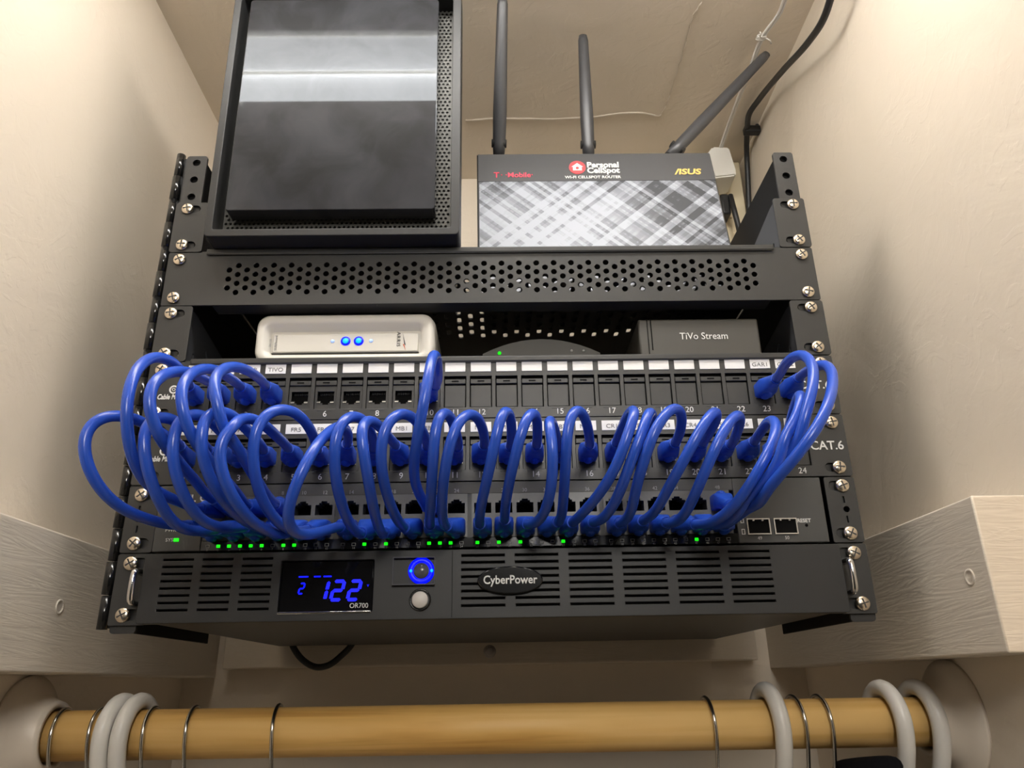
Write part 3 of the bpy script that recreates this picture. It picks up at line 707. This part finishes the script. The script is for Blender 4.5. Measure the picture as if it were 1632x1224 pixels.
# ------------------------------------------------------------------ router with three antennas
TL = Matrix.Translation((0, 0.085, Z7)) @ Matrix.Rotation(math.radians(-4.5), 4, 'X')
rt = thing('wifi_router', 'wide black router with silver plaid face and three antennas, upper shelf', 'router', (0.097, 0.085, Z7))
RW0, RW1, TW0, TW1, RH = -0.0135, 0.2155, -0.0150, 0.2075, 0.164
def lerp(a, b_, k): return a+(b_-a)*k
b = MB()
def rsec(y, i): return [TL @ Vector((x, y, z)) for x, z in ((RW0+i, 0.002+i*0.3), (RW1-i, 0.002+i*0.3), (TW1-i, RH-i), (TW0+i, RH-i))]
b.rings([rsec(0.0, 0.0012), rsec(0.0015, 0), rsec(0.018, 0), rsec(0.034, 0.012)], MT['antenna'], smooth=False)
b.box((RW0+0.004, 0.0865, Z7+0.0006), (RW1-0.004, 0.1460, Z7+0.0090), MT['antenna'], 0.002); b.build('case', rt)
zs = 0.1300
k = zs/RH
o_ = MB(); q = [(RW0+0.002, 0.004), (RW1-0.002, 0.004), (lerp(RW1, TW1, k)-0.002, zs), (lerp(RW0, TW0, k)+0.002, zs)]
cx_ = 0.097
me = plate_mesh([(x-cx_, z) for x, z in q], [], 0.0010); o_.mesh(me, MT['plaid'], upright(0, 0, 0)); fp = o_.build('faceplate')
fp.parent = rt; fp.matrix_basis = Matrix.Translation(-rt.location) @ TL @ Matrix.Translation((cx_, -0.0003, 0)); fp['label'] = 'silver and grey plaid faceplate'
b = MB(); q = [(lerp(RW0, TW0, k)+0.001, zs+0.0006), (lerp(RW1, TW1, k)-0.001, zs+0.0006), (TW1-0.0012, RH-0.001), (TW0+0.0012, RH-0.001)]
me = plate_mesh(q, [], 0.0008); b.mesh(me, MT['antenna'], TL @ upright(0, -0.0002, 0)); hb = b.build('top_band', rt)
b = MB()
def rtext(s_, x, z, size, m, **kw):
    p = TL @ Vector((x, -0.0009, z)); put_text(b, s_, p.x, p.y, p.z, size, m, tilt=Matrix.Rotation(math.radians(-4.5), 4, 'X'), **kw)
rtext('T', 0.0035, 0.1375, 0.0085, MT['red'], bold=0.0002); rtext('· ·Mobile·', 0.0225, 0.1375, 0.0080, MT['red'], width=1.0, bold=0.00015)
b.build('carrier_logo', hb); b = MB(); rtext('Personal', 0.0885, 0.1490, 0.0088, MT['print'], align='LEFT', bold=0.0003); rtext('CellSpot', 0.0885, 0.1423, 0.0088, MT['print'], align='LEFT', bold=0.0003)
rtext('WI-FI CELLSPOT ROUTER', 0.0935, 0.1345, 0.0042, MT['print'], bold=0.0001, width=1.1)
me = plate_mesh(disc(0, 0, 0.0078, 28), [], 0.0004); b.mesh(me, MT['redround'], TL @ upright(0.0795, -0.0008, 0.1462))
me = plate_mesh([(-0.0042, -0.0036), (0.0042, -0.0036), (0.0042, 0.0006), (0.0056, 0.0006), (0, 0.0052), (-0.0056, 0.0006), (-0.0042, 0.0006)], [disc(0, -0.0008, 0.0016, 10)], 0.0004); b.mesh(me, MT['print'], TL @ upright(0.0795, -0.0010, 0.1462))
b.build('centre_logo', hb)
b = MB(); rtext('/ISUS', 0.1830, 0.1400, 0.0090, MT['gold'], width=1.25, shear=0.15, bold=0.0003); b.build('maker_logo', hb)
for (bx, by), (tx_, ty), ztip in (((795, 246), (801, -4), 0.560), ((938, 246), (929, 57), 0.566), ((1070, 246), (1222, 86), 0.566)):
    p0 = at_y(bx, by, 0.112); p1 = at_z(tx_, ty, ztip); d = (p1-p0); n = d.normalized()
    side = n.cross(Vector((0, 1, 0))).normalized(); fw = side.cross(n)
    b = MB()
    base = p0 - n*0.004
    secs = []
    for s_, w_, h_ in ((0, .0055, .0055), (0.10, .0062, .0055), (0.30, .0066, .0052), (0.96, .0050, .0040), (1.0, .0040, .0030)):
        c = base+(p1-base)*s_
        secs.append([c+side*(w_*math.cos(a))+fw*(h_*math.sin(a)) for a in angs(14)])
    b.rings(secs, MT['antenna']); a_ = b.build('antenna', rt)
    MB().tube([p0-side*0.0072+n*0.010, p0+side*0.0072+n*0.010], 0.0040, MT['plastic'], 14).build('pivot', a_)

# ------------------------------------------------------------------ patch cables
CR_ = 0.00305
def boot(parent, path, flip):
    """moulded strain relief along the first 30 mm of the cord's path, latch bump below (or above when flipped)"""
    P = [path[0]]; L_ = 0.0; marks = [0.0]
    for p in path[1:]:
        L_ += (p-P[-1]).length; P.append(p); marks.append(L_)
        if L_ > 0.031: break
    def sect(s, i):
        l = marks[i]
        k = 0.0 if l < 0.013 else min(1.0, (l-0.013)/0.012)
        w = lerp(0.0061, 0.0043, k); h = lerp(0.0052, 0.0043, k); e = lerp(0.30, 0.9, k)
        if l > 0.0265: w = h = 0.0036
        out = []
        for a in angs(16):
            c, s2 = math.cos(a), math.sin(a)
            out.append((w*math.copysign(abs(c)**e, c), h*math.copysign(abs(s2)**e, s2)))
        return out
    b = MB(); b.rings(sweep(P, sect), MT['blueboot'])
    c = path[0]+Vector((0, -0.0075, (0.0050 if flip else -0.0050)))
    bb = bmesh.new(); bmesh.ops.create_uvsphere(bb, u_segments=12, v_segments=8, radius=1.0)
    for v in bb.verts: v.co = c+Vector((v.co.x*0.0034, v.co.y*0.0062, v.co.z*0.0026))
    b.absorb(bb, MT['blueboot'], True)
    return b.build('plug_boot', parent)
PATHS = []
def cable(port, panel, pix, sw_col, top, depth, label):
    zj = (panel-1)*U+0.0178
    A = Vector((PX[port-1], 0.001, zj)); B = Vector((port_x(sw_col-1), 0.000, ZTOP if top else ZBOT))
    n = len(pix); acc = [0.0]
    for p, q in zip(pix, pix[1:]): acc.append(acc[-1]+math.hypot(q[0]-p[0], q[1]-p[1]))
    mid = []
    for (px, py), a in zip(pix, acc):
        s = a/acc[-1]
        d = 0.030+(depth-0.030)*math.sin(math.pi*min(1, max(0, s))**0.85)**0.75 if 0 < s < 1 else 0.030
        mid.append(at_y(px, py, -d))
    pts = [A, A+Vector((0, -0.013, 0))]+mid+[B+Vector((0, -0.013, 0)), B]
    PATHS.append((resample(smooth_line(resample(spline(pts, 12), 0.0025), 4), 0.0025), A, top, label))
def relax():
    # cords are stiff rubber: push neighbouring cords apart until they only touch
    for it in range(24):
        kd = KDTree(sum(len(p[0]) for p in PATHS)); own = []; i = 0
        for c, (path, *_r) in enumerate(PATHS):
            for k, p in enumerate(path): kd.insert(p, i); own.append((c, k)); i += 1
        kd.balance(); moves = {}
        for c, (path, *_r) in enumerate(PATHS):
            n = len(path)
            for k in range(10, n-10):
                for q, j, d in kd.find_range(path[k], 2*CR_+0.0004):
                    if own[j][0] != c and d > 1e-7:
                        moves[(c, k)] = moves.get((c, k), Vector())+(path[k]-q)/d*(2*CR_+0.0004-d)*0.30
        if not moves: break
        for (c, k), v in moves.items():
            if v.length > 0.002: v = v.normalized()*0.002
            PATHS[c][0][k] = PATHS[c][0][k]+v
        for c, (path, *_r) in enumerate(PATHS):
            path[:] = path[:8]+smooth_line(path[8:-8], 1)+path[-8:]
def build_cable(path, A, top, label):
    t = thing('patch_cable', label, 'cable', A, 'blue patch cables')
    MB().tube(path[2:-2], CR_, MT['blue'], 14).build('cord', t)
    boot(t, path, False); boot(t, path[::-1], top)
    return t
def z5(*p): return [(110+x*.2778, 540+y*.2778) for x, y in p]
def z6(*p): return [(450+x*.2778, 540+y*.2778) for x, y in p]
def z7(*p): return [(790+x*.2778, 540+y*.2778) for x, y in p]
def z8(*p): return [(1060+x*.2778, 540+y*.2778) for x, y in p]
LOW = 'blue patch cable plugged into port %d of the lower patch panel'
CABLES = [
 # lower panel, left to right
 (1, 3, z5((640, 610), (560, 560), (420, 475), (300, 432), (190, 430), (100, 480), (70, 590), (95, 720), (170, 860), (290, 970), (420, 1025), (560, 1065), (680, 1070)), 1, False, .125, ', loop farthest left'),
 (2, 3, z5((800, 640), (700, 530), (590, 455), (500, 425), (440, 470), (420, 570), (435, 700), (480, 850), (540, 980), (620, 1080), (730, 1105), (850, 1090)), 2, False, .125, ''),
 (3, 3, z5((970, 640), (850, 510), (760, 420), (690, 415), (620, 460), (580, 560), (590, 700), (635, 850), (700, 980), (790, 1065), (900, 1085), (1010, 1080)), 3, False, .125, ''),
 (4, 3, z5((1120, 640), (1020, 520), (920, 420), (850, 390), (780, 420), (735, 520), (745, 620), (790, 760), (850, 880), (940, 990), (1050, 1070), (1150, 1090)), 4, False, .125, ''),
 (5, 3, z5((1260, 630), (1160, 530), (1080, 460), (1000, 440), (920, 480), (865, 560), (850, 660), (880, 790), (950, 930), (1040, 1040), (1130, 1100), (1230, 1125), (1290, 1095)), 5, False, .125, ''),
 (6, 3, z5((1425, 640), (1390, 530), (1310, 420), (1200, 385), (1110, 430), (1060, 530), (1050, 680), (1070, 820), (1120, 950), (1190, 1050), (1280, 1105), (1370, 1095)), 6, False, .115, ''),
 (7, 3, z6((375, 600), (370, 520), (340, 490), (270, 530), (180, 630), (110, 760), (50, 900), (20, 1030), (50, 1120), (120, 1130), (230, 1105), (330, 1075)), 7, False, .115, ''),
 (8, 3, z6((525, 630), (510, 540), (470, 460), (430, 425), (370, 430), (320, 490), (295, 600), (300, 760), (330, 920), (385, 1060), (450, 1130)), 8, False, .105, ''),
 (9, 3, z6((650, 610), (590, 540), (540, 480), (490, 440), (455, 460), (450, 560), (475, 700), (505, 880), (545, 1060), (580, 1130)), 9, False, .105, ''),
 (10, 3, z6((835, 620), (800, 520), (750, 440), (690, 405), (620, 440), (570, 540), (560, 680), (585, 840), (635, 990), (700, 1090)), 10, False, .105, ''),
 (11, 3, z6((1010, 620), (985, 500), (960, 420), (925, 385), (890, 440), (870, 580), (860, 780), (850, 960), (845, 1080)), 11, False, .10, ''),
 (12, 3, z6((1160, 610), (1145, 500), (1110, 420), (1060, 410), (1000, 480), (955, 620), (925, 800), (915, 960), (935, 1085)), 12, False, .10, ''),
 (13, 3, z6((1310, 620), (1315, 500), (1305, 400), (1280, 370), (1250, 450), (1215, 620), (1175, 800), (1135, 980), (1130, 1075)), 13, False, .095, ''),
 (14, 3, z7((235, 610), (240, 500), (235, 410), (215, 385), (175, 450), (135, 580), (95, 740), (60, 920), (50, 1050)), 14, False, .095, ''),
 (15, 3, z7((360, 630), (340, 520), (310, 440), (292, 430), (315, 520), (330, 650), (325, 800), (300, 950), (240, 1060), (170, 1060)), 15, False, .095, ''),
 (16, 3, z7((540, 610), (525, 490), (495, 400), (460, 370), (425, 440), (405, 600), (398, 780), (385, 950), (365, 1060)), 16, False, .095, ''),
 (17, 3, z7((690, 600), (735, 490), (780, 390), (810, 365), (810, 440), (770, 570), (700, 720), (610, 870), (500, 1000), (430, 1065)), 17, False, .095, ''),
 (18, 3, z7((880, 610), (900, 500), (905, 410), (890, 380), (850, 460), (800, 620), (745, 790), (680, 950), (600, 1050), (545, 1050)), 18, False, .095, ''),
 (19, 3, z7((1030, 600), (1068, 490), (1072, 400), (1040, 370), (970, 430), (890, 560), (840, 720), (800, 880), (765, 1030), (700, 1060)), 19, False, .098, ''),
 (20, 3, z8((215, 600), (280, 490), (318, 410), (300, 385), (240, 460), (170, 580), (90, 730), (10, 870), (-60, 1000), (-140, 1050)), 20, False, .10, ''),
 (21, 3, z8((380, 610), (420, 510), (448, 430), (430, 410), (370, 470), (300, 600), (220, 780), (150, 940), (80, 1050), (0, 1055)), 21, False, .10, ''),
 (22, 3, z8((510, 590), (565, 510), (610, 440), (640, 450), (635, 550), (570, 700), (480, 850), (380, 980), (270, 1055), (170, 1065)), 22, False, .10, ''),
 (23, 3, z8((680, 610), (720, 480), (760, 330), (785, 270), (780, 370), (740, 520), (670, 680), (570, 840), (450, 980), (330, 1065), (250, 1070)), 23, False, .11, ''),
 # upper panel
 (1, 4, z5((690, 270), (640, 180), (570, 115), (480, 95), (400, 150), (345, 270), (325, 430), (340, 600), (385, 750), (460, 850), (560, 905), (660, 945), (750, 980)), 1, True, .134, ''),
 (2, 4, z5((850, 275), (760, 225), (690, 190), (590, 185), (510, 210), (455, 280), (445, 370), (480, 480), (540, 590), (630, 710), (730, 820), (820, 920)), 2, True, .137, ''),
 (3, 4, z5((985, 275), (920, 225), (850, 180), (770, 165), (690, 195), (635, 280), (640, 390), (690, 510), (760, 640), (860, 770), (960, 880), (1020, 960)), 3, True, .13, ''),
 (4, 4, z5((1130, 270), (1050, 195), (960, 155), (880, 160), (825, 220), (830, 310), (880, 450), (950, 590), (1020, 720), (1090, 830), (1150, 920), (1190, 950)), 4, True, .125, ''),
 (10, 4, z6((885, 270), (890, 150), (885, 60), (868, 60), (845, 180), (815, 350), (780, 530), (755, 700), (760, 840), (805, 920), (825, 980)), 11, True, .105, ''),
 (23, 4, z8((640, 230), (700, 130), (770, 75), (830, 100), (855, 190), (840, 320), (800, 450), (740, 570), (660, 720), (560, 870), (450, 960), (370, 960)), 24, True, .115, ''),
 (24, 4, z8((770, 220), (840, 170), (900, 140), (945, 150), (965, 230), (945, 350), (880, 500), (780, 640), (660, 780), (520, 920), (400, 1030), (330, 1075)), 24, False, .125, ''),
]
UPL = {1: 'leftmost port of the upper patch panel', 2: 'second port from the left of the upper patch panel', 3: 'third port from left of the upper patch panel', 4: 'port marked TIVO on the upper patch panel',
       10: 'lone port 10 of the upper panel, tallest middle loop', 23: 'port marked GAR1 on the upper patch panel', 24: 'rightmost port of the upper panel'}
for p, pan, pix, c, top, dep, extra in CABLES:
    cable(p, pan, pix, c, top, dep, (LOW % p)+extra if pan == 3 else 'blue patch cable in the '+UPL[p])
relax()
for q in PATHS: build_cable(*q)

# ------------------------------------------------------------------ wires behind, outlet
ob = thing('outlet_box', 'ivory surface-mounted outlet box on the back wall beside the rack', 'outlet', (0.285, YB, 0.50))
BX0, BX1, BZ0, BZ1, BY = 0.2350, 0.3160, 0.4600, 0.5845, 0.312
b = MB(); b.box((BX0, BY, BZ0), (BX1, YB, BZ1), MT['outlet'], 0.002); b.build('case', ob)
for zz in (0.552, 0.512):
    b = MB(); b.box((0.262, BY-0.0016, zz-0.013), (0.296, BY+0.001, zz+0.013), MT['outlet'], 0.0006)
    for q in (-0.006, 0.006): b.box((0.279+q-0.001, BY-0.0019, zz), (0.279+q+0.001, BY-0.001, zz+0.007), MT['void'])
    b.build('socket', ob)
ad = thing('power_adapter', 'white power adapter plugged into the outlet behind the router', 'adapter', (0.278, BY, 0.545))
b = MB(); 
ya = 0.270
pa = [at_y(px, py, ya) for px, py in ((1126, 246), (1136, 233), (1162, 234), (1174, 272), (1173, 279), (1139, 283))]
pr = [Vector((p.x, BY-0.0025, p.z)) for p in pa]
b.rings([pr, pa], MT['white'], smooth=False)
o = b.build('case', ad)
bmx = bmesh.new(); bmx.from_mesh(o.data); bmesh.ops.bevel(bmx, geom=bmx.edges[:], offset=0.0018, segments=2, affect='EDGES'); bmx.to_mesh(o.data); bmx.free()
cw = [Vector((0.296, 0.022, ZC+0.004)), at_z(1258, -22, 0.574), at_z(1243, 20, 0.572), at_z(1215, 60, 0.572), at_z(1196, 110, 0.570), at_z(1178, 155, 0.573), at_z(1162, 198, 0.575), at_y(1148, 238, 0.2745)]
P = spline(cw, 10)
b = MB()
for q in (-0.0012, 0.0012):
    b.tube([p+Vector((q, 0, 0)) for p in P], 0.0014, MT['cordwhite'], 8)
co = b.build('cord', ad)
c = at_z(1213, 60, 0.572)
b = MB()
for k_ in range(4):
    b.tube([c+Vector((math.cos(a)*0.0042, (k_-1.5)*0.0014+math.sin(a)*0.0015, math.sin(a)*0.0030)) for a in angs(14)]+[c+Vector((0.0042, (k_-1.5)*0.0014, 0))], 0.0008, MT['cordwhite'], 6)
b.tube([c+Vector((0.003, -0.002, -0.002)), c+Vector((0.009, 0.000, -0.004)), c+Vector((0.011, 0.004, -0.004))], 0.0008, MT['cordwhite'], 6)
b.tube([c+Vector((-0.002, -0.002, -0.002)), c+Vector((-0.003, -0.008, -0.004)), c+Vector((-0.005, -0.011, -0.004))], 0.0008, MT['cordwhite'], 6)
b.build('twist_tie', ad)
bp_ = thing('black_power_plug', 'black plug with cord in the outlet below the white adapter', 'plug', (0.282, BY, 0.50))
b = MB(); q0 = at_y(1147, 308, 0.285); q1 = at_y(1167, 340, 0.285); b.box((q0.x, 0.285, q1.z), (q1.x, BY-0.0022, q0.z), MT['plastic'], 0.003); b.build('case', bp_)
b = MB(); b.tube(spline([at_y(1164, 312, 0.288), at_y(1170, 335, 0.280), at_y(1176, 358, 0.283), at_y(1182, 385, 0.290), at_y(1188, 420, 0.300), Vector((0.285, 0.320, 0.32)), Vector((0.270, 0.325, 0.08))], 8), 0.0034, MT['cordblack'], 10); b.build('cord', bp_)
cx = thing('coaxial_cable', 'black cable coming down the right wall corner, held by a small screwed clip', 'cable', at_x(1197, 212, XR-0.004))
pts = [Vector((0.300, -0.085, ZC+0.004)), Vector((0.2985, -0.070, 0.560)), at_x(1330, -30, 0.297), at_x(1323, 0, 0.297), at_x(1311, 33, 0.299), at_x(1286, 70, 0.300), at_x(1248, 112, 0.302), at_z(1210, 158, 0.5790), at_z(1194, 182, 0.5800), at_z(1191, 205, 0.5795), at_x(1190, 240, 0.3140), at_x(1192, 290, 0.3165), at_x(1194, 345, 0.3165), at_x(1197, 420, 0.3165), Vector((0.3165, 0.310, 0.30)), Vector((0.3165, 0.312, 0.08))]
b = MB(); b.tube(spline(pts, 10), 0.0033, MT['cordblack'], 12); b.build('cord', cx)
c = at_z(1191, 208, 0.5790)
b = MB(); b.box((c.x-0.0042, c.y-0.005, c.z-0.0045), (XR-0.0003, c.y+0.005, c.z+0.0045), MT['plastic'], 0.0015)
c2 = at_x(1204, 207, XR-0.0035); b.box((XR-0.0045, c2.y-0.006, c2.z-0.005), (XR-0.0003, c.y+0.004, c2.z+0.005), MT['plastic'], 0.0012)
b.lathe([(0.0034, 0.0), (0.0030, 0.0016), (0.0001, 0.0020)], MT['wire'], Matrix.Translation((XR-0.0046, c2.y, c2.z)) @ Matrix.Rotation(-math.pi/2, 4, 'Z'), 14); b.build('cable_clip', cx)
# loop of power cord hanging below the battery backup
lp = [Vector((-0.192, 0.275, 0.024)), at_y(464, 1020, 0.300), at_y(470, 1036, 0.300), at_y(484, 1053, 0.300), at_y(503, 1063, 0.300), at_y(524, 1060, 0.300), at_y(545, 1044, 0.300), at_y(560, 1028, 0.300), Vector((-0.138, 0.302, 0.024))]
lp[0] = lp[1]+Vector((0, 0.002, 0.014)); lp[-1] = lp[-2]+Vector((0.004, 0.002, 0.012))
tag(MB().tube(spline(lp, 8), 0.0031, MT['cordblack'], 12).build('power_cable'), 'black power cord sagging in a loop below the battery backup', 'cord')

# ------------------------------------------------------------------ closet rod, sockets, hangers
RY, RZ, RR = 0.080, -0.0662, 0.0160
o = MB().tube([(XL+0.004, RY, RZ+0.0005), (XR-0.004, RY, RZ-0.0005)], RR, MT['pine'], 40).build('closet_rod')
tag(o, 'varnished pine closet rod spanning wall to wall below the rack', 'closet rod')
for s, xw, lab in ((-1, XL, 'round beige rod socket on the left wall'), (1, XR, 'round beige rod socket on the right wall')):
    M = Matrix.Translation((xw, RY, RZ)) @ Matrix.Rotation(-s*math.pi/2, 4, 'Z')
    b = MB(); b.lathe([(0.0001, 0.0002), (0.0400, 0.0002), (0.0400, 0.0030), (0.0330, 0.0085), (0.0265, 0.0130), (0.0235, 0.0200), (0.0225, 0.0230), (0.0190, 0.0230), (0.0180, 0.0200), (0.0180, 0.0030), (0.0001, 0.0030)], MT['socket'], M, 40)
    tag(b.build('rod_socket'), lab, 'rod socket')
def hanger(x, r, m, name, label, tw, group, drop):
    rr = RR+r+0.0003
    P = []
    for k_ in range(20):
        a = math.radians(-28+k_*(208)/19)              # behind and below, up, over the top, down the front
        P.append(Vector((x+tw*(k_/19-0.5), RY+math.cos(a)*rr, RZ+math.sin(a)*rr)))
    f = P[-1]
    P += [f+Vector((tw*0.05, 0.0005, -0.006)), f+Vector((tw*0.08, 0.004, -0.018)), Vector((x+tw*0.5, RY-0.004, RZ-0.045)), Vector((x+tw*0.5, RY, RZ-drop))]
    t = thing(name, label, 'hanger', (x, RY, RZ), group)
    MB().tube(spline(P, 4), r, m, 12 if r > .003 else 8).build('hook', t)
    y0 = RZ-drop; dx = 0.002
    S = [Vector((x+tw*0.5, RY, y0)), Vector((x+tw*0.5+dx*.2, RY-0.06, y0-0.022)), Vector((x+tw*0.5+dx, RY-0.19, y0-0.085)), Vector((x+tw*0.5+dx, RY-0.205, y0-0.10)), Vector((x+tw*0.5+dx, RY-0.19, y0-0.108)),
         Vector((x+tw*0.5-dx, RY+0.19, y0-0.108)), Vector((x+tw*0.5-dx, RY+0.205, y0-0.10)), Vector((x+tw*0.5-dx, RY+0.19, y0-0.085)), Vector((x+tw*0.5-dx*.2, RY+0.06, y0-0.022)), Vector((x+tw*0.5, RY, y0))]
    MB().tube(spline(S, 5), r, m, 10 if r > .003 else 8, caps=False).build('shoulder_bar', t)
    return t
WIRE = [(42, 'steel wire hanger nearest the left rod socket'), (78, 'steel wire hanger second from the left rod socket'), (138, 'steel wire hanger touching the left side of the paired white hangers'),
        (224, 'steel wire hanger touching the right side of the paired white hangers'), (292, 'steel wire hanger standing alone right of the paired white hangers'), (430, 'steel wire hanger below the sagging black power cord'),
        (1138, 'steel wire hanger left of the single white hanger on the right'), (1283, 'steel wire hanger just right of the single white hanger'), (1325, 'second steel wire hanger right of the single white hanger')]
for px, lab in WIRE:
    hanger(at_y(px, 1178, RY-RR).x, 0.00135, MT['wire'], 'wire_hanger', lab, 0.003, 'wire hangers on the closet rod', 0.052)
PL = [(167, 'white plastic hanger, left one of the touching pair near left socket'), (196, 'white plastic hanger, right one of the touching pair near left socket'), (1243, 'white plastic hanger standing single beside two wire hangers'),
      (1438, 'white plastic hanger, second from the right rod socket'), (1495, 'white plastic hanger nearest the right rod socket')]
for px, lab in PL:
    hanger(at_y(px, 1165, RY-RR-0.006).x, 0.0056, MT['hanger'], 'plastic_hanger', lab, 0.004 if px > 800 else -0.004, 'white plastic hangers on the closet rod', 0.058)
# dark knitted garment below the rod at the right
g = thing('knit_garment', 'black knitted garment hanging below the right end of the rod', 'clothes', (0.250, 0.06, -0.095))
c0 = at_y(1390, 1211, 0.055)
b = MB(); b.tube([Vector((c0.x+math.cos(a)*0.0120, 0.066+math.sin(a)*0.030, c0.z-0.006-0.004*math.sin(a))) for a in [math.pi*2*k_/28 for k_ in range(29)]], 0.0060, MT['cloth'], 12, caps=False)
b.build('collar', g)
b = MB()
b.rings([[Vector((c0.x+math.cos(a)*w, 0.070+math.sin(a)*d, c0.z-0.014-dz)) for a in angs(24)] for w, d, dz in ((0.012, 0.032, 0), (0.012, 0.10, 0.035), (0.012, 0.17, 0.09), (0.012, 0.18, 0.30), (0.012, 0.18, 0.55))], MT['cloth']); b.build('body', g)
